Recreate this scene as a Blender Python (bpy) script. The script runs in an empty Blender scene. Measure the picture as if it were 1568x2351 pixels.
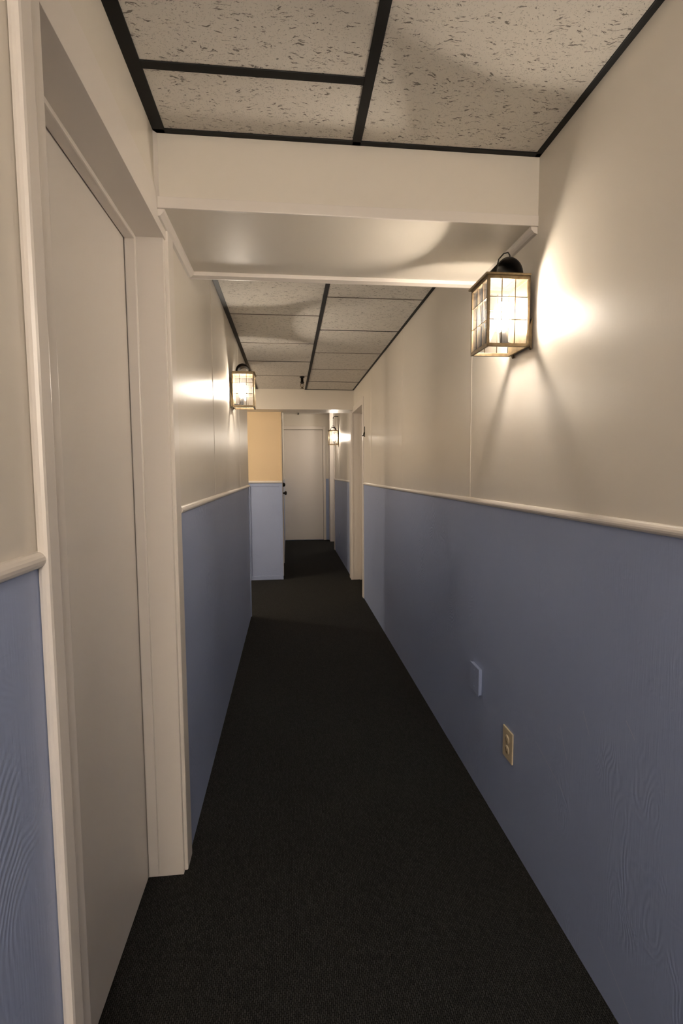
import bpy, bmesh, math, random
from mathutils import Vector, Matrix
random.seed(4)
C = bpy.context.scene.collection
PI = math.pi

# ------------------------------------------------------------ camera, world, exposure
H = 1.35
F_PX, PITCH, YAW, ROLL = 1139.07, 0.0809260, 0.1054069, -0.0057618
cd = bpy.data.cameras.new('camera'); cam = bpy.data.objects.new('camera', cd); C.objects.link(cam)
cd.sensor_fit = 'VERTICAL'; cd.sensor_height = 36.0; cd.lens = 36.0 * F_PX / 2351.0
cd.clip_start = 0.02
fw = Vector((math.sin(YAW)*math.cos(PITCH), math.cos(YAW)*math.cos(PITCH), -math.sin(PITCH)))
rt = Vector((math.cos(YAW), -math.sin(YAW), 0)); up = rt.cross(fw)
rt2 = rt*math.cos(ROLL) + up*math.sin(ROLL); up2 = up*math.cos(ROLL) - rt*math.sin(ROLL)
M = Matrix((rt2, up2, -fw)).transposed().to_4x4(); M.translation = Vector((0, 0, H))
cam.matrix_world = M
bpy.context.scene.camera = cam

w = bpy.data.worlds.new('world'); bpy.context.scene.world = w; w.use_nodes = True
w.node_tree.nodes['Background'].inputs[0].default_value = (1, .9, .8, 1)
w.node_tree.nodes['Background'].inputs[1].default_value = 0.02
vs = bpy.context.scene.view_settings
vs.view_transform = 'Standard'; vs.look = 'None'; vs.gamma = 1.0; vs.use_curve_mapping = False
vs.exposure = 2.78
BULB = 36.0            # lantern bulb emission
BULB_COL = (1.0, .90, .79)

def lamp(name, kind, loc, energy, col, size=.2, rot=(0, 0, 0)):
    l = bpy.data.lights.new(name, kind); l.energy = energy; l.color = col
    if kind == 'AREA': l.size = size
    else: l.shadow_soft_size = size
    o = bpy.data.objects.new(name, l); C.objects.link(o); o.location = loc; o.rotation_euler = rot
    return o
# ceiling lamp of the side passage, hidden round the corner on the left
lamp('passage_light', 'POINT', (-1.7, 5.35, 1.95), 6.8, (1.0, .86, .68), .08)
# added soft fill behind the camera to lift the shadows
lamp('rear_fill_light', 'AREA', (0.2, -5.2, 1.95), 13.0, (1.0, .91, .82), .65, (PI/2, 0, PI))
lamp('alcove_fill_light', 'POINT', (1.2, 9.15, 2.2), 1.8, (1.0, .9, .8), .08)  # added unseen lamp to brighten the end door
lamp('rear_high_fill', 'POINT', (0.2, -1.5, 2.05), 7.5, (1.0, .92, .84), .15)  # added fill from high up behind the camera, no fixture there

# ------------------------------------------------------------ materials
def lin(r, g, b):
    f = lambda c: (c/255/12.92) if c/255 <= .04045 else ((c/255+.055)/1.055)**2.4
    return (f(r), f(g), f(b), 1)
def mat(name, col, rough=.5, metal=0.0, spec=.5):
    m = bpy.data.materials.new(name); m.use_nodes = True
    b = m.node_tree.nodes['Principled BSDF']
    b.inputs['Base Color'].default_value = col; b.inputs['Roughness'].default_value = rough
    b.inputs['Metallic'].default_value = metal; b.inputs['Specular IOR Level'].default_value = spec
    return m
def N(m, t, **kw):
    n = m.node_tree.nodes.new(t)
    for k, v in kw.items(): setattr(n, k, v)
    return n
def L(m, a, b): m.node_tree.links.new(a, b)
def bsdf(m): return m.node_tree.nodes['Principled BSDF']
def coords(m, scale=(1, 1, 1)):
    g = N(m, 'ShaderNodeNewGeometry'); mp = N(m, 'ShaderNodeMapping'); mp.inputs['Scale'].default_value = scale
    L(m, g.outputs['Position'], mp.inputs['Vector']); return mp.outputs['Vector']
def noise(m, vec, scale, detail=3, rough=.5):
    n = N(m, 'ShaderNodeTexNoise'); n.inputs['Scale'].default_value = scale
    n.inputs['Detail'].default_value = detail; n.inputs['Roughness'].default_value = rough
    L(m, vec, n.inputs['Vector']); return n.outputs[0]
def ramp(m, v, stops):
    r = N(m, 'ShaderNodeValToRGB'); e = r.color_ramp.elements
    e[0].position, e[0].color = stops[0]; e[1].position, e[1].color = stops[-1]
    for p, c in stops[1:-1]:
        x = e.new(p); x.color = c
    L(m, v, r.inputs[0]); return r.outputs[0]
def mth(m, op, a, b=None, c=None):
    n = N(m, 'ShaderNodeMath', operation=op)
    for i, v in enumerate((a, b, c)):
        if v is None: continue
        if isinstance(v, (int, float)): n.inputs[i].default_value = v
        else: L(m, v, n.inputs[i])
    return n.outputs[0]
def mixc(m, f, a, b):
    n = N(m, 'ShaderNodeMix', data_type='RGBA')
    if isinstance(f, (int, float)): n.inputs[0].default_value = f
    else: L(m, f, n.inputs[0])
    for i, v in ((6, a), (7, b)):
        if isinstance(v, tuple): n.inputs[i].default_value = v
        else: L(m, v, n.inputs[i])
    return n.outputs[2]
def bump(m, h, strength=.2, dist=.002):
    b = N(m, 'ShaderNodeBump'); b.inputs['Strength'].default_value = strength; b.inputs['Distance'].default_value = dist
    L(m, h, b.inputs['Height']); L(m, b.outputs[0], bsdf(m).inputs['Normal'])

def paint(name, col, rough, var=.06, grain=.12, gscale=(30, 30, 3)):
    m = mat(name, col, rough)
    v = coords(m); big = noise(m, v, 1.6, 3)
    c2 = tuple(x*(1-var*2) for x in col[:3]) + (1,)
    L(m, mixc(m, big, col, c2), bsdf(m).inputs['Base Color'])
    st = noise(m, coords(m, gscale), 6, 3)
    r = mth(m, 'MULTIPLY_ADD', st, .12, rough-.06); L(m, r, bsdf(m).inputs['Roughness'])
    fine = noise(m, v, 160, 2)
    bump(m, mth(m, 'ADD', st, mth(m, 'MULTIPLY', fine, .5)), grain, .001)
    return m
CREAM = paint('cream_wall_paint', lin(228, 220, 207), .34)
TRIMW = paint('white_trim_paint', lin(228, 220, 211), .33, .03, .03)
DOORW = paint('white_door_paint', lin(224, 217, 209), .42, .03, .06)
YELLOW = paint('yellow_wall_paint', lin(232, 206, 166), .6, .06, .06)

def blue_paint():
    m = mat('blue_wainscot_paint', lin(134, 140, 166), .42)
    pos = coords(m)
    # plywood grain under the paint: cathedral rings stretched upright, warped by low noise
    v = coords(m, (3.0, 3.0, 1.5))
    n1 = noise(m, v, 1.5, 2)
    rings = mth(m, 'SINE', mth(m, 'MULTIPLY', n1, 300))
    patch = ramp(m, noise(m, coords(m, (1, 1, .7)), 3.6, 2), [(.50, (0, 0, 0, 1)), (.66, (1, 1, 1, 1))])
    fib = noise(m, coords(m, (60, 60, 2.5)), 4, 3)
    blot = ramp(m, noise(m, pos, 16, 3), [(.62, (0, 0, 0, 1)), (.70, (1, 1, 1, 1))])
    h = mth(m, 'ADD', mth(m, 'MULTIPLY', mth(m, 'MULTIPLY', rings, patch), .45), mth(m, 'MULTIPLY', fib, .5))
    h = mth(m, 'ADD', h, mth(m, 'MULTIPLY', blot, .35))
    big = noise(m, pos, 1.2, 3)
    col = mixc(m, big, lin(160, 173, 205), lin(149, 162, 194))
    # a few scratches (Y, Z segments on the right wall)
    sx = N(m, 'ShaderNodeSeparateXYZ'); g = N(m, 'ShaderNodeNewGeometry'); L(m, g.outputs['Position'], sx.inputs[0])
    X, Y, Z = sx.outputs
    wob = mth(m, 'MULTIPLY', mth(m, 'SUBTRACT', noise(m, pos, 30, 2), .5), .004)
    tot = None
    for (y0, z0, y1, z1) in SCR:
        dy, dz = y1-y0, z1-z0; ll = dy*dy+dz*dz
        t = mth(m, 'ADD', mth(m, 'MULTIPLY', mth(m, 'SUBTRACT', Y, y0), dy/ll), mth(m, 'MULTIPLY', mth(m, 'SUBTRACT', Z, z0), dz/ll))
        n = N(m, 'ShaderNodeClamp'); L(m, t, n.inputs[0]); t = n.outputs[0]
        ey = mth(m, 'SUBTRACT', mth(m, 'SUBTRACT', Y, y0), mth(m, 'MULTIPLY', t, dy))
        ez = mth(m, 'ADD', mth(m, 'SUBTRACT', mth(m, 'SUBTRACT', Z, z0), mth(m, 'MULTIPLY', t, dz)), wob)
        d = mth(m, 'ADD', mth(m, 'MULTIPLY', ey, ey), mth(m, 'MULTIPLY', ez, ez))
        k = mth(m, 'LESS_THAN', d, 1.1e-6)
        tot = k if tot is None else mth(m, 'MAXIMUM', tot, k)
    tot = mth(m, 'MULTIPLY', tot, mth(m, 'GREATER_THAN', X, .7))
    tot = mth(m, 'MULTIPLY', tot, .7)
    L(m, mixc(m, tot, col, lin(196, 198, 212)), bsdf(m).inputs['Base Color'])
    bump(m, h, .35, .0022)
    return m
SCR = [(1.47, .475, 1.30, .41), (1.12, .14, .93, .02), (1.22, .70, 1.19, .65), (1.33, .60, 1.29, .52), (1.05, .76, 1.02, .73)]
BLUE = blue_paint()

def carpet():
    m = mat('charcoal_carpet', (.02, .02, .02, 1), .95, 0, .15)
    v = coords(m)
    br = N(m, 'ShaderNodeTexBrick'); L(m, coords(m, (1, 1, 1)), br.inputs['Vector'])
    rotm = N(m, 'ShaderNodeMapping'); rotm.inputs['Rotation'].default_value = (0, 0, PI/2)
    wn = N(m, 'ShaderNodeTexNoise'); wn.inputs['Scale'].default_value = 40; L(m, v, wn.inputs['Vector'])
    va = N(m, 'ShaderNodeVectorMath', operation='MULTIPLY_ADD'); L(m, wn.outputs['Color'], va.inputs[0])
    va.inputs[1].default_value = (.010, .010, 0); L(m, v, va.inputs[2])
    L(m, va.outputs[0], rotm.inputs['Vector']); L(m, rotm.outputs[0], br.inputs['Vector'])
    br.inputs['Scale'].default_value = 1; br.inputs['Brick Width'].default_value = .011; br.inputs['Row Height'].default_value = .0052
    br.inputs['Mortar Size'].default_value = .0011; br.inputs['Mortar Smooth'].default_value = .6; br.inputs['Bias'].default_value = 0
    br.inputs['Color1'].default_value = (.020, .0205, .0195, 1); br.inputs['Color2'].default_value = (.040, .0405, .038, 1)
    br.inputs['Mortar'].default_value = (.004, .004, .004, 1)
    n = noise(m, v, 300, 2)
    c = mixc(m, ramp(m, n, [(.6, (0, 0, 0, 1)), (.75, (1, 1, 1, 1))]), br.outputs['Color'], (.07, .07, .065, 1))
    blot = noise(m, v, 2.2, 3)
    L(m, mixc(m, mth(m, 'MULTIPLY', blot, .25), c, (.035, .031, .027, 1)), bsdf(m).inputs['Base Color'])
    bump(m, mth(m, 'SUBTRACT', 1.0, br.outputs['Fac']), .8, .003)
    return m
CARPET = carpet()

def tile_mat():
    m = mat('fissured_ceiling_tile', lin(206, 197, 184), .85, 0, .2)
    v = coords(m)
    # short warped fissures running across the corridor
    wn = N(m, 'ShaderNodeTexNoise'); wn.inputs['Scale'].default_value = 14; wn.inputs['Detail'].default_value = 3; L(m, v, wn.inputs['Vector'])
    va = N(m, 'ShaderNodeVectorMath', operation='MULTIPLY_ADD'); L(m, wn.outputs['Color'], va.inputs[0])
    va.inputs[1].default_value = (.05, .05, 0); L(m, v, va.inputs[2])
    mp = N(m, 'ShaderNodeMapping'); mp.inputs['Scale'].default_value = (24, 96, 1); L(m, va.outputs[0], mp.inputs['Vector'])
    n1 = noise(m, mp.outputs[0], 2.4, 3, .6)
    fis = ramp(m, n1, [(.598, (0, 0, 0, 1)), (.622, (1, 1, 1, 1))])
    mask = ramp(m, noise(m, v, 34, 2), [(.42, (0, 0, 0, 1)), (.50, (1, 1, 1, 1))])
    fis = mth(m, 'MULTIPLY', fis, mask)
    pin = ramp(m, noise(m, v, 330, 1), [(.62, (0, 0, 0, 1)), (.70, (1, 1, 1, 1))])
    k = mth(m, 'MAXIMUM', mth(m, 'MULTIPLY', fis, .8), mth(m, 'MULTIPLY', pin, .30))
    c = mixc(m, k, lin(222, 216, 206), lin(90, 82, 74))  # shade inside the fissures and pinholes put into the colour
    L(m, c, bsdf(m).inputs['Base Color'])
    bump(m, mth(m, 'SUBTRACT', 1.0, k), .6, .003)
    return m
TILE = tile_mat()
BLACK = mat('black_grid_paint', lin(14, 13, 12), .55, 0, .3)
SHADOWGAP = mat('dark_gap', lin(30, 26, 22), .8)
GREYTEE = mat('tile_joint', lin(120, 111, 100), .7)
IRON = mat('dark_iron', lin(40, 36, 33), .45, .6)
def brass_mat():
    m = mat('aged_brass', lin(112, 96, 74), .4, .75)
    n = noise(m, coords(m), 60, 3)
    L(m, mixc(m, n, lin(84, 72, 58), lin(150, 130, 98)), bsdf(m).inputs['Base Color'])
    return m
BRASS = brass_mat()
CHROME = mat('nickel', lin(180, 175, 168), .25, 1.0)
IVORY = mat('ivory_plastic', lin(206, 190, 160), .4)
SLOT = mat('outlet_slot', lin(96, 82, 64), .6)
BULBM = bpy.data.materials.new('lit_bulb'); BULBM.use_nodes = True
bsdf(BULBM).inputs['Base Color'].default_value = (1, 1, 1, 1)
bsdf(BULBM).inputs['Emission Color'].default_value = (*BULB_COL, 1)
bsdf(BULBM).inputs['Emission Strength'].default_value = BULB
def glass_mat():
    m = bpy.data.materials.new('lantern_glass'); m.use_nodes = True; nt = m.node_tree; nt.nodes.clear()
    o = nt.nodes.new('ShaderNodeOutputMaterial'); t = nt.nodes.new('ShaderNodeBsdfTransparent'); t.inputs[0].default_value = (.96, .95, .93, 1)
    g = nt.nodes.new('ShaderNodeBsdfGlossy'); g.inputs['Roughness'].default_value = .03
    tr = nt.nodes.new('ShaderNodeBsdfTranslucent'); tr.inputs[0].default_value = (1, .95, .9, 1)
    f = nt.nodes.new('ShaderNodeFresnel'); f.inputs[0].default_value = 1.22
    m1 = nt.nodes.new('ShaderNodeMixShader'); m1.inputs[0].default_value = .012
    nt.links.new(t.outputs[0], m1.inputs[1]); nt.links.new(tr.outputs[0], m1.inputs[2])
    m2 = nt.nodes.new('ShaderNodeMixShader'); nt.links.new(f.outputs[0], m2.inputs[0])
    nt.links.new(m1.outputs[0], m2.inputs[1]); nt.links.new(g.outputs[0], m2.inputs[2]); nt.links.new(m2.outputs[0], o.inputs[0])
    return m
GLASS = glass_mat()

# ------------------------------------------------------------ mesh helpers
def bx(bm, x0, x1, y0, y1, z0, z1, mi=0, bev=0):
    r = bmesh.ops.create_cube(bm, size=1)
    vv = r['verts']
    for v in vv:
        v.co = Vector((x0 if v.co.x < 0 else x1, y0 if v.co.y < 0 else y1, z0 if v.co.z < 0 else z1))
    fs = {f for v in vv for f in v.link_faces}
    for f in fs: f.material_index = mi
    if bev:
        es = {e for v in vv for e in v.link_edges}
        r2 = bmesh.ops.bevel(bm, geom=list(es), offset=bev, segments=2, affect='EDGES', profile=.6)
        for f in r2['faces']: f.material_index = mi
def tube(bm, pts, r, seg=10, mi=0, cap=True):
    pts = [Vector(p) for p in pts]; rings = []
    rr = r if isinstance(r, (list, tuple)) else [r]*len(pts)
    prev = None
    for i, p in enumerate(pts):
        d = (pts[min(i+1, len(pts)-1)] - pts[max(i-1, 0)]).normalized()
        if prev is None:
            a = Vector((0, 0, 1)) if abs(d.z) < .9 else Vector((1, 0, 0))
            u = d.cross(a).normalized()
        else:
            u = (prev - d*prev.dot(d)).normalized()
        prev = u; v = d.cross(u)
        rings.append([bm.verts.new(p + (u*math.cos(2*PI*k/seg) + v*math.sin(2*PI*k/seg))*rr[i]) for k in range(seg)])
    for a, b in zip(rings, rings[1:]):
        for k in range(seg):
            f = bm.faces.new((a[k], a[(k+1) % seg], b[(k+1) % seg], b[k])); f.smooth = True; f.material_index = mi
    if cap:
        bm.faces.new(rings[0][::-1]).material_index = mi; bm.faces.new(rings[-1]).material_index = mi
def lathe(bm, prof, c, axis='z', seg=24, mi=0):
    rings = []
    for r, h in prof:
        ring = []
        for k in range(seg):
            a = 2*PI*k/seg; p = Vector((r*math.cos(a), r*math.sin(a), h))
            if axis == 'x': p = Vector((h, p.x, p.y))
            if axis == 'y': p = Vector((p.x, h, p.y))
            ring.append(bm.verts.new(Vector(c)+p))
        rings.append(ring)
    for a, b in zip(rings, rings[1:]):
        for k in range(seg):
            f = bm.faces.new((a[k], a[(k+1) % seg], b[(k+1) % seg], b[k])); f.smooth = True; f.material_index = mi
    bm.faces.new(rings[0][::-1]).material_index = mi; bm.faces.new(rings[-1]).material_index = mi
def ext(bm, prof, axis, a, b, mi=0, smooth=False):
    """extrude a closed 2-D profile along an axis; profile in the other two axes in order"""
    def P(u, v, t):
        return {'x': (t, u, v), 'y': (u, t, v), 'z': (u, v, t)}[axis]
    A = [bm.verts.new(P(u, v, a)) for u, v in prof]; B = [bm.verts.new(P(u, v, b)) for u, v in prof]
    n = len(prof)
    for k in range(n):
        f = bm.faces.new((A[k], A[(k+1) % n], B[(k+1) % n], B[k])); f.material_index = mi; f.smooth = smooth
    bm.faces.new(A[::-1]).material_index = mi; bm.faces.new(B).material_index = mi
def obj(name, bm, mats, parent=None, kind=None):
    bmesh.ops.recalc_face_normals(bm, faces=bm.faces)
    me = bpy.data.meshes.new(name); bm.to_mesh(me); bm.free()
    for m in (mats if isinstance(mats, (list, tuple)) else [mats]): me.materials.append(m)
    o = bpy.data.objects.new(name, me); C.objects.link(o)
    if parent: o.parent = parent
    if kind: o['kind'] = kind
    return o
def empty(name, loc=(0, 0, 0), kind=None):
    o = bpy.data.objects.new(name, None); C.objects.link(o); o.location = loc; o.empty_display_size = .1
    if kind: o['kind'] = kind
    return o
def tag(o, label, cat, group=None):
    o['label'] = label; o['category'] = cat
    if group: o['group'] = group
NB = bmesh.new

# ------------------------------------------------------------ dimensions (metres)
XL, XR = -.368, .784
CZ = 2.313               # ceiling
RZ = 1.216               # top of the blue
FZ = 2.47                # far ceiling
Y0, YE = -5.4, 9.8
DH = 2.062               # left door head
HB = (1.54, 2.03, 2.11)  # beam y0,y1,z
H2 = (5.94, 6.27, 2.085)

# floor
bm = NB(); bx(bm, -2.8, 1.7, Y0-.1, YE+.1, -.1, 0); obj('floor', bm, CARPET, kind='structure')

# ceiling panels (each bay one slab face, joints modelled as tees below)
bm = NB()
bx(bm, XL-.1, XR+.1, Y0-.1, HB[0]+.1, CZ+.004, CZ+.08)
bx(bm, XL-.1, XR+.1, HB[1]-.1, H2[0]+.1, CZ+.004, CZ+.08)
bx(bm, -2.8, XL-.1, 4.5, 6.4, CZ+.004, CZ+.08)
bx(bm, -.2, 1.7, 6.2, YE+.1, FZ, FZ+.08)
obj('ceiling', bm, TILE, kind='structure')

# painted black grid of the near bay and the long tees of the next
bm = NB()
def grid_bar(x0, x1, y0, y1, z0=CZ, z1=CZ+.012, mi=0): bx(bm, x0, x1, y0, y1, z0, z1, mi, .0012)
grid_bar(XL, -.334, Y0, HB[0]); grid_bar(.200, .226, Y0, HB[0]); grid_bar(.766, XR, Y0, HB[0])
grid_bar(XL, XR, HB[0]-.018, HB[0])
for y in (1.300, .08, -1.14, -2.36): grid_bar(-.336, .202, y-.012, y+.012, CZ+.001)
for y in (.66, -.56, -1.78): grid_bar(.224, .768, y-.012, y+.012, CZ+.001)
obj('trim_1', bm, BLACK, kind='structure')
bm = NB()
grid_bar(XL, -.342, HB[1], H2[0]); grid_bar(.203, .226, HB[1], H2[0]); grid_bar(.768, XR, HB[1], H2[0])
grid_bar(.2, XR, H2[0]-.012, H2[0])
for y in (3.17, 3.85, 4.47, 5.12, 2.52): grid_bar(-.345, .205, y-.0035, y+.0035, CZ+.001, CZ+.01, 1 if y != 4.47 else 0)
for y in (2.83, 3.47, 4.12, 4.77, 5.42, 2.2): grid_bar(.224, .77, y-.0035, y+.0035, CZ+.001, CZ+.01, 0 if y in (3.47, 5.42) else 1)
obj('trim_2', bm, [BLACK, GREYTEE], kind='structure')
bm = NB()
grid_bar(-.08, XR, 9.10, 9.125, FZ-.012, FZ+.002, 1); grid_bar(.19, .212, 6.27, YE, FZ-.012, FZ+.001, 0)
grid_bar(-.08, XR, 7.88, 7.90, FZ-.012, FZ+.002, 1)
obj('trim_3', bm, [BLACK, GREYTEE], kind='structure')

# ------------------------------------------------------------ walls: 0 cream, 1 blue, 2 yellow
WM = [CREAM, BLUE, YELLOW]
def wall(bm, x0, x1, y0, y1, z1=CZ+.03, z0=0, up=0):
    if z0 < RZ: bx(bm, x0, x1, y0, y1, z0, RZ, 1)
    bx(bm, x0, x1, y0, y1, max(z0, RZ), z1, up)
def seam(bm, x, y, sgn, z1=CZ, z0=RZ+.02):   # flush filled joint between wall sheets
    ext(bm, [(x, y-.004), (x-sgn*.0014, y-.001), (x-sgn*.0014, y+.001), (x, y+.004)], 'z', z0, z1)
bm = NB()
wall(bm, XL-.14, XL, Y0, .80)
bx(bm, XL-.14, XL, .80, 1.66, DH+.02, CZ+.03, 0)
wall(bm, XL-.14, XL, 1.66, 4.64)
for y in (2.56, 3.86): seam(bm, XL, y, -1, CZ)
obj('wall_left', bm, WM, kind='structure')
bm = NB()
wall(bm, XR, XR+.14, Y0, 5.21)
bx(bm, XR, XR+.14, 5.21, 6.12, 2.075, CZ+.2, 0)
for y in (2.09, 3.40, 4.71, .8, -.5): seam(bm, XR, y, 1)
wall(bm, XR, XR+.14, 6.12, 8.55, FZ)
obj('wall_right', bm, WM, kind='structure')
bm = NB(); wall(bm, XL-.2, XR+.2, Y0-.12, Y0); obj('wall_rear', bm, WM, kind='structure')
# wall across the side passage: blue below, yellow above
bm = NB(); wall(bm, -2.7, -.083, 6.22, 6.32, FZ+.02, 0, 2)
obj('wall_passage', bm, WM, kind='structure')
bm = NB(); wall(bm, -2.7, XL-.14, 4.52, 4.64); obj('wall_passage_near', bm, WM, kind='structure')
bm = NB(); wall(bm, -2.8, -2.7, 4.5, 6.32, CZ+.03, 0, 0); obj('wall_passage_end', bm, WM, kind='structure')
bm = NB(); wall(bm, -.2, -.083, 6.32, 6.48, FZ+.02)
bx(bm, -.2, -.083, 6.48, 7.36, 2.06, FZ+.02, 0); wall(bm, -.2, -.083, 7.36, YE, FZ+.02)
obj('wall_left_far', bm, WM, kind='structure')
bm = NB(); wall(bm, -.2, 1.6, YE, YE+.12, FZ+.02)
obj('wall_end', bm, WM, kind='structure')
bm = NB(); wall(bm, XR+.14, 1.5, 8.41, 8.55, FZ+.02); wall(bm, 1.5, 1.6, 8.41, YE, FZ+.02)
obj('wall_alcove', bm, WM, kind='structure')

# beam and header boxes
bm = NB()
bx(bm, XL, XR, HB[0], HB[1], HB[2], CZ+.06, 0)
obj('ceiling_beam', bm, CREAM, kind='structure')
bm = NB()   # mouldings of the beam
bx(bm, XL, XR, HB[0]-.005, HB[0]+.003, HB[2]-.002, HB[2]+.03, 0, .002)
ext(bm, [(HB[1]-.034, HB[2]), (HB[1]-.030, HB[2]-.012), (HB[1]-.012, HB[2]-.018), (HB[1]+.004, HB[2]-.014), (HB[1]+.006, HB[2]+.012), (HB[1], HB[2]+.02), (HB[1], HB[2])], 'x', XL, XR)
q = [(0, 0), (.022, 0), (.020, -.009), (.015, -.015), (.009, -.020), (0, -.022)]
ext(bm, [(XL+a, HB[2]+b) for a, b in q], 'y', HB[0]+.002, HB[1]-.03)
ext(bm, [(XR-a, HB[2]+b) for a, b in q], 'y', HB[0]+.002, HB[1]-.03)
ext(bm, [(XL, HB[0]), (XL+.01, HB[0]), (XL, HB[0]-.012)], 'z', HB[2], CZ)
obj('trim_4', bm, TRIMW, kind='structure')
bm = NB()
bx(bm, -.6, XR, H2[0], H2[1], H2[2], FZ+.05, 0)
bx(bm, -2.7, -.6, 6.1, 6.22, H2[2]+.1, CZ+.04, 0)
obj('ceiling_header', bm, CREAM, kind='structure')

# chair rail mouldings
def rail(bm, axis, fixed, sgn, a, b, z=RZ+.008, r=.0125):
    pr = [(fixed, z+r)] + [(fixed+sgn*r*1.05*math.cos(t), z+r*math.sin(t)) for t in [PI/2-PI*k/8 for k in range(9)]] + [(fixed, z-r)]
    ext(bm, pr, axis, a, b, 0)
bm = NB(); rail(bm, 'y', XL, 1, Y0, .765); rail(bm, 'y', XL, 1, 1.708, 4.64)
bx(bm, XL-.002, XL+.006, 4.615, 4.645, 0, RZ-.004, 1, .002)
obj('trim_5', bm, [TRIMW, BLUE], kind='structure')
bm = NB(); rail(bm, 'y', XR, -1, Y0, 5.155); rail(bm, 'y', XR, -1, 6.235, 8.55)
obj('trim_6', bm, TRIMW, kind='structure')
bm = NB(); rail(bm, 'x', 6.22, -1, -2.6, -.083, RZ+.012, .016)
obj('trim_7', bm, TRIMW, kind='structure')
bm = NB()   # corner boards of the passage wall
bx(bm, -.120, -.081, 6.212, 6.222, 0, RZ-.006, 0, .002); bx(bm, -.505, -.475, 6.212, 6.222, 0, RZ-.006, 0, .002)
bx(bm, -.475, -.120, 6.214, 6.222, RZ-.04, RZ-.006, 0, .002); bx(bm, -.475, -.120, 6.214, 6.222, 0, .05, 0, .002)
obj('trim_8', bm, BLUE, kind='structure')
bm = NB()
bx(bm, -.108, -.080, 6.213, 6.222, RZ+.03, 2.4, 0, .002)
obj('trim_9', bm, YELLOW, kind='structure')
# white corner board at the end of the right wall and boxed chase in the alcove
bm = NB(); bx(bm, XR-.010, XR+.05, 8.47, 8.56, 0, FZ, 0, .004); obj('trim_10', bm, TRIMW, kind='structure')
bm = NB(); bx(bm, .787, .93, 9.52, YE, 0, FZ, 0, .004); obj('trim_11', bm, TRIMW, kind='structure')

# ------------------------------------------------------------ door_1: flush door in the left wall
d1 = empty('door_1', (XL, 1.2, 0), 'structure')
def par(o, p): o.parent = p; o.matrix_parent_inverse = p.matrix_world.inverted() if False else Matrix.Translation(-p.location); return o
bm = NB(); bx(bm, -.522, -.482, .82, 1.611, .008, DH-.004, 0, .0015); par(obj('door_slab', bm, DOORW), d1)
bm = NB()
bx(bm, XL-.16, XL-.002, 1.617, 1.66, 0, DH+.02, 0, .001)         # far jamb
bx(bm, XL-.16, XL-.002, .79, .815, 0, DH+.02, 0, .001)           # near jamb
bx(bm, XL-.16, XL-.002, .80, 1.64, DH, DH+.03, 0, .001)          # head jamb
par(obj('door_jamb', bm, TRIMW), d1)
bm = NB()
bx(bm, -.4795, -.449, 1.604, 1.619, .012, DH, 0, .003)
bx(bm, -.4795, -.449, .812, 1.607, DH-.012, DH+.002, 0, .004)
par(obj('door_stop', bm, TRIMW), d1)
bm = NB()
cas = lambda y0, y1: bx(bm, XL-.004, XL+.011, y0, y1, 0, DH+.075, 0, .003)
bx(bm, XL-.004, XL+.009, 1.634, 1.708, 0, HB[2], 0, .004)
bx(bm, XL-.004, XL+.009, .765, .842, 0, DH+.4 if False else CZ-.002, 0, .003); bx(bm, XL, XL+.017, .760, .800, 0, CZ-.002, 0, .006)
bx(bm, XL-.004, XL+.003, .80, 1.636, DH, DH+.10, 0, .001)
par(obj('door_casing', bm, TRIMW), d1)
bm = NB(); bx(bm, -.56, -.53, .78, 1.70, 0, 2.2); par(obj('gap_shade_sheet', bm, SHADOWGAP), d1)  # dark sheet added behind the slab as the shade in its gap

# ------------------------------------------------------------ door_2: doorway in the right wall
d2 = empty('door_2', (XR, 5.65, 0), 'structure')
bm = NB(); bx(bm, .895, .93, 5.24, 6.075, .01, 2.05, 0, .002); par(obj('door_slab', bm, DOORW), d2)
bm = NB()
bx(bm, XR, .97, 6.085, 6.12, 0, 2.08, 0, .001); bx(bm, XR, .97, 5.205, 5.235, 0, 2.08, 0, .001); bx(bm, XR, .97, 5.21, 6.11, 2.058, 2.08, 0, .001)
bx(bm, .875, .895, 6.07, 6.087, 0, 2.06, 0, .002)
par(obj('door_jamb', bm, TRIMW), d2)
bm = NB()
bx(bm, XR-.009, XR+.004, 5.155, 5.238, 0, 2.125, 0, .003); bx(bm, XR-.022, XR+.004, 6.078, 6.235, 0, 2.125, 0, .004)
bx(bm, XR-.008, XR+.003, 5.237, 6.20, 2.056, 2.124, 0, .001)
par(obj('door_casing', bm, TRIMW), d2)
bm = NB(); bx(bm, 1.0, 1.03, 5.1, 6.2, 0, 2.2); par(obj('gap_shade_sheet', bm, SHADOWGAP), d2)  # dark sheet in place of the shade behind the closed slab

# ------------------------------------------------------------ door_3: flush door in the end wall
d3 = empty('door_3', (.3, YE, 0), 'structure')
bm = NB(); bx(bm, -.10, .672, YE-.018, YE, .012, 2.165, 0, .002); par(obj('door_slab', bm, DOORW), d3)
bm = NB()
bx(bm,   .678, .728, YE-.03, YE, 0, 2.24, 0, .004); bx(bm, -.11, .679, YE-.028, YE, 2.175, 2.24, 0, .004)
par(obj('door_casing', bm, TRIMW), d3)
bm = NB(); bx(bm, .670, .680, YE-.012, YE+.001, 0, 2.17); bx(bm, -.1, .68, YE-.012, YE+.001, 2.163, 2.177)
par(obj('door_gap_shade', bm, GREYTEE), d3)  # strip coloured as the shade in the gap round the door

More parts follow.
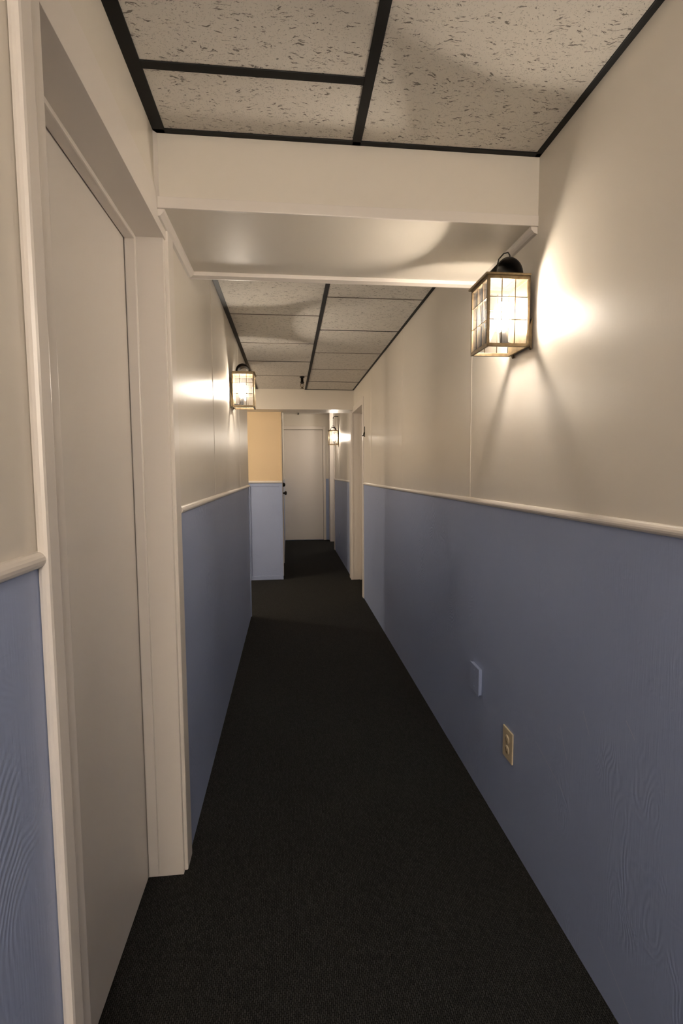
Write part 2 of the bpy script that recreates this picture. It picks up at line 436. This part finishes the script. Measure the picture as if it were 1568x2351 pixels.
# ------------------------------------------------------------ door_4: door in the far left wall, seen edge-on
d4 = empty('door_4', (-.083, 6.9, 0), 'structure')
bm = NB(); bx(bm, -.125, -.092, 6.49, 7.35, .01, 2.05, 0, .002); par(obj('door_slab', bm, DOORW), d4)
bm = NB()
bx(bm, -.088, -.078, 6.43, 6.49, 0, 2.12, 0, .002); bx(bm, -.088, -.078, 7.35, 7.41, 0, 2.12, 0, .002); bx(bm, -.088, -.078, 6.43, 7.41, 2.06, 2.12, 0, .002)
par(obj('door_casing', bm, TRIMW), d4)
for z, big, nm in ((1.075, 1, 'door_knob'), (1.185, 0, 'deadbolt')):
    bm = NB()
    if big: pr = [(.001, 0), (.03, 0), (.03, .006), (.012, .010), (.011, .03), (.022, .038), (.027, .05), (.022, .062), (.001, .066)]
    else: pr = [(.001, 0), (.028, 0), (.027, .024), (.020, .044), (.001, .048)]
    lathe(bm, pr, (-.092, 6.56, z), 'x'); par(obj(nm, bm, IRON), d4)

# ------------------------------------------------------------ wall lanterns
def lantern():
    """built for a wall on its +X side; origin on the wall at the lantern's bottom, body towards -X"""
    W, D, HB_ = .135, .135, .208
    xo, xi = -.150, -.018            # outer and inner face
    y0, y1 = -D/2, D/2
    root = empty('wall_lantern')
    b = .0042
    bm = NB()
    for x in (xo, xi):
        for y in (y0, y1): bx(bm, x-b, x+b, y-b, y+b, 0, HB_, 0, .001)
    for z in (0, HB_):
        for y in (y0, y1): bx(bm, xo-b, xi+b, y-b, y+b, z-b*1.3, z+b*1.3, 0, .001)
        for x in (xo, xi): bx(bm, x-b, x+b, y0-b, y1+b, z-b*1.3, z+b*1.3, 0, .001)
    obj('frame', bm, BRASS, root)
    g = .0012
    for s, (ya) in enumerate((y0, y1)):
        bm = NB(); bx(bm, xo+b, xi-b, ya-g, ya+g, b, HB_-b); p = obj('glass_pane', bm, GLASS, root)
        bm = NB()
        for k in (1, 2):
            x = xo+(xi-xo)*k/3; tube(bm, [(x, ya, b), (x, ya, HB_-b)], .0015, 6)
            z = HB_*k/3+.01; tube(bm, [(xo+b, ya, z), (xi-b, ya, z)], .0015, 6)
        obj('glass_cames', bm, BRASS, p)
    bm = NB(); bx(bm, xo-g, xo+g, y0+b, y1-b, b, HB_-b); p = obj('glass_pane', bm, GLASS, root)
    bm = NB()
    for k in (1, 2):
        y = y0+(y1-y0)*k/3; tube(bm, [(xo, y, b), (xo, y, HB_-b)], .0015, 6)
        z = HB_*k/3+.01; tube(bm, [(xo, y0+b, z), (xo, y1-b, z)], .0015, 6)
    obj('glass_cames', bm, BRASS, p)
    # roof plate with an open vent under the hood
    bm = NB(); o = .012; zt = HB_+.005; cx0, cx1 = -.118, -.050
    bx(bm, xo-o, cx0, y0-o, y1+o, zt, zt+.006, 0, .001); bx(bm, cx1, xi+.002, y0-o, y1+o, zt, zt+.006, 0, .001)
    bx(bm, cx0-.001, cx1+.001, y0-o, y0+.030, zt, zt+.006, 0, .001); bx(bm, cx0-.001, cx1+.001, y1-.030, y1+o, zt, zt+.006, 0, .001)
    bx(bm, cx0, cx1, y0+.03, y1-.03, zt+.001, zt+.003)
    obj('roof_plate', bm, BRASS, root)
    # barrel hood
    bm = NB(); R = .045; xc = (xo+xi)/2; z0 = zt+.006; pr = []
    n = 18
    for k in range(n+1): pr.append((xc+R*math.cos(PI*k/n), z0+R*1.12*math.sin(PI*k/n)))
    for k in range(n, -1, -1): pr.append((xc+(R-.003)*math.cos(PI*k/n), z0+(R*1.12-.003)*math.sin(PI*k/n)))
    A = [bm.verts.new((u, y0-.004, v)) for u, v in pr]; B = [bm.verts.new((u, y1+.004, v)) for u, v in pr]
    m_ = len(pr)
    for k in range(m_):
        f = bm.faces.new((A[k], A[(k+1) % m_], B[(k+1) % m_], B[k])); f.smooth = True
    h = n+1
    for V in (A, B):
        for k in range(n): bm.faces.new((V[k], V[k+1], V[m_-2-k], V[m_-1-k]))
    hood = obj('hood', bm, IRON, root)
    bm = NB(); zz = z0+R*1.12-.003
    tube(bm, [(xc-.030, y0+.02, zz-.012), (xc-.026, y0+.02, zz+.004), (xc-.010, y0+.02, zz+.022), (xc+.004, y0+.02, zz+.026), (xc+.010, y0+.02, zz+.018), (xc+.012, y0+.02, zz-.002)], .0021, 8)
    obj('hanging_loop', bm, IRON, root)
    # back plate with scrolled tail
    bm = NB()
    bx(bm, -.004, 0, -.034, .034, .02, HB_-.02, 0, .001)
    bx(bm, xi-.0015, xi+.0015, y0+b, y1-b, b, HB_-b)
    bx(bm, xi-.001, -.004, -.012, .012, .025, .045); bx(bm, xi-.001, -.004, -.012, .012, HB_-.05, HB_-.03)
    pr = [(-.005, -.012), (-.014, .005), (-.017, .03), (-.012, .06), (-.005, .085), (-.003, .085), (-.003, -.012)]
    ext(bm, pr, 'y', y0-.001, y0+.010); ext(bm, pr, 'y', y1-.010, y1+.001)
    obj('back_plate', bm, BRASS, root)
    # tilted candle socket and bulb
    bm = NB()
    tube(bm, [(-.012, 0, .020), (-.040, 0, .020), (-.064, 0, .028)], .004, 8)
    tube(bm, [(-.066, 0, .018), (-.070, 0, .064)], .0135, 16)
    obj('socket', bm, IRON, root)
    bm = NB()
    lathe(bm, [(.001, .055), (.012, .058), (.014, .070), (.022, .088), (.029, .106), (.031, .122), (.027, .140), (.016, .152), (.001, .156)], (-.071, 0, 0), 'z', 24)
    obj('bulb', bm, BULBM, root)
    return root
def copy_tree(o, parent=None):
    c = o.copy(); C.objects.link(c); c.parent = parent
    for ch in list(o.children): copy_tree(ch, c)
    return c
G = 'brass wall lanterns along the corridor'
l1 = lantern(); l1.location = (XR, 1.622, 1.750)
tag(l1, 'large nearest lit glass lantern on the right wall just under the ceiling beam', 'lantern', G)
l2 = copy_tree(l1); l2.location = (XL, 3.36, 1.776); l2.rotation_euler = (0, 0, PI)
tag(l2, 'lit glass lantern on the left cream wall, the only one on that side', 'lantern', G)
l3 = copy_tree(l1); l3.location = (XR, 7.80, 1.775)
tag(l3, 'small distant lit lantern on the right wall beyond the doorway near the end door', 'lantern', G)
for ch in l3.children:
    if ch.name.startswith('hanging_loop'):
        bm = NB()
        tube(bm, [(0, 0, .43), (-.05, 0, .44), (-.078, 0, .425), (-.082, 0, .40)], .006, 8)
        for k in range(6):
            z = .39-.019*k; tw = k % 2
            pts = [(-.083+(.006*math.cos(t) if tw else 0), (0 if tw else .006*math.cos(t)), z+.011*math.sin(t)) for t in [2*PI*j/10 for j in range(11)]]
            tube(bm, pts, .0016, 6, cap=False)
        obj('hanging_chain', bm, IRON, l3)

# ------------------------------------------------------------ sprinkler head
sp = empty('fire_sprinkler', (.150, 5.16, CZ))
bm = NB(); lathe(bm, [(.001, .004), (.026, .004), (.025, -.004), (.016, -.010), (.001, -.010)], (0, 0, 0)); obj('ceiling_plate', bm, IRON, sp)
bm = NB(); lathe(bm, [(.001, 0), (.014, 0), (.014, -.046), (.019, -.048), (.019, -.060), (.011, -.066), (.001, -.066)], (0, 0, 0)); obj('pipe', bm, IRON, sp)
bm = NB()
for s in (-1, 1): tube(bm, [(s*.010, 0, -.062), (s*.017, 0, -.078), (s*.014, 0, -.096), (s*.003, 0, -.108)], .0032, 8)
tube(bm, [(0, 0, -.064), (0, 0, -.104)], .0032, 8); lathe(bm, [(.001, -.102), (.005, -.102), (.005, -.112), (.001, -.112)], (0, 0, 0))
obj('frame_arms', bm, BRASS, sp)
bm = NB(); lathe(bm, [(.001, -.110), (.020, -.112), (.021, -.1135), (.001, -.1135)], (0, 0, 0)); obj('deflector', bm, BRASS, sp)
tag(sp, 'dark pendent fire sprinkler hanging from the ceiling tiles before the far header', 'sprinkler')

# ------------------------------------------------------------ wall hook by the doorway
hk = empty('wall_hook', (XR, 5.09, 1.705))
bm = NB(); bx(bm, -.006, 0, -.009, .009, 0, .105, 0, .002); obj('hook_plate', bm, IRON, hk)
bm = NB(); tube(bm, [(-.004, 0, .05), (-.012, 0, .03), (-.015, 0, .012), (-.020, 0, .008), (-.023, 0, .020)], [.005, .005, .005, .005, .006], 8)
obj('hook_arm', bm, IRON, hk)
tag(hk, 'small dark metal hook on the right wall beside the far doorway casing', 'hook')

# ------------------------------------------------------------ electrical plates
def outlet(loc, plate_m, w=.078, h=.115, name='electrical_outlet'):
    r = empty(name, loc)
    bm = NB(); bx(bm, -.006, 0, -w/2, w/2, -h/2, h/2, 0, .0025); obj('cover_plate', bm, plate_m, r)
    for s in (-1, 1):
        bm = NB(); lathe(bm, [(.001, -.0078), (.0155, -.0078), (.0165, -.005), (.001, -.005)], (0, 0, s*.0195), 'x', 20)
        f = obj('socket_face', bm, plate_m, r)
        bm = NB()
        for t in (-1, 1): bx(bm, -.0083, -.0076, t*.006-.001, t*.006+.001, s*.0195-.002, s*.0195+.007)
        bx(bm, -.0083, -.0076, -.002, .002, s*.0195-.010, s*.0195-.006)
        obj('slots', bm, SLOT, f)
    bm = NB(); lathe(bm, [(.001, -.0072), (.003, -.007), (.003, -.006), (.001, -.006)], (0, 0, 0), 'x', 10); obj('screw', bm, CHROME, r)
    return r
o1 = outlet((XR, 1.661, .356), IVORY)
tag(o1, 'ivory duplex electrical outlet low on the near right blue wainscot', 'outlet')
o2 = outlet((XR, 7.72, .345), BLUE)
tag(o2, 'tiny blue-painted outlet on the far right wainscot below the distant lantern', 'outlet')
pb = empty('blank_wall_box', (XR, 1.968, .475))
bm = NB(); bx(bm, -.011, 0, -.048, .048, -.055, .055, 0, .002); obj('box_body', bm, BLUE, pb)
bm = NB(); bx(bm, -.015, -.011, -.050, .050, -.057, .057, 0, .0018); obj('cover_plate', bm, BLUE, pb)
for s in (-1, 1):
    bm = NB(); lathe(bm, [(.001, -.0162), (.003, -.016), (.0035, -.0145), (.001, -.0145)], (0, 0, s*.035), 'x', 10); obj('screw', bm, BLUE, pb)

tag(pb, 'blue-painted blank junction box low on right wainscot beyond the ivory outlet', 'junction box')
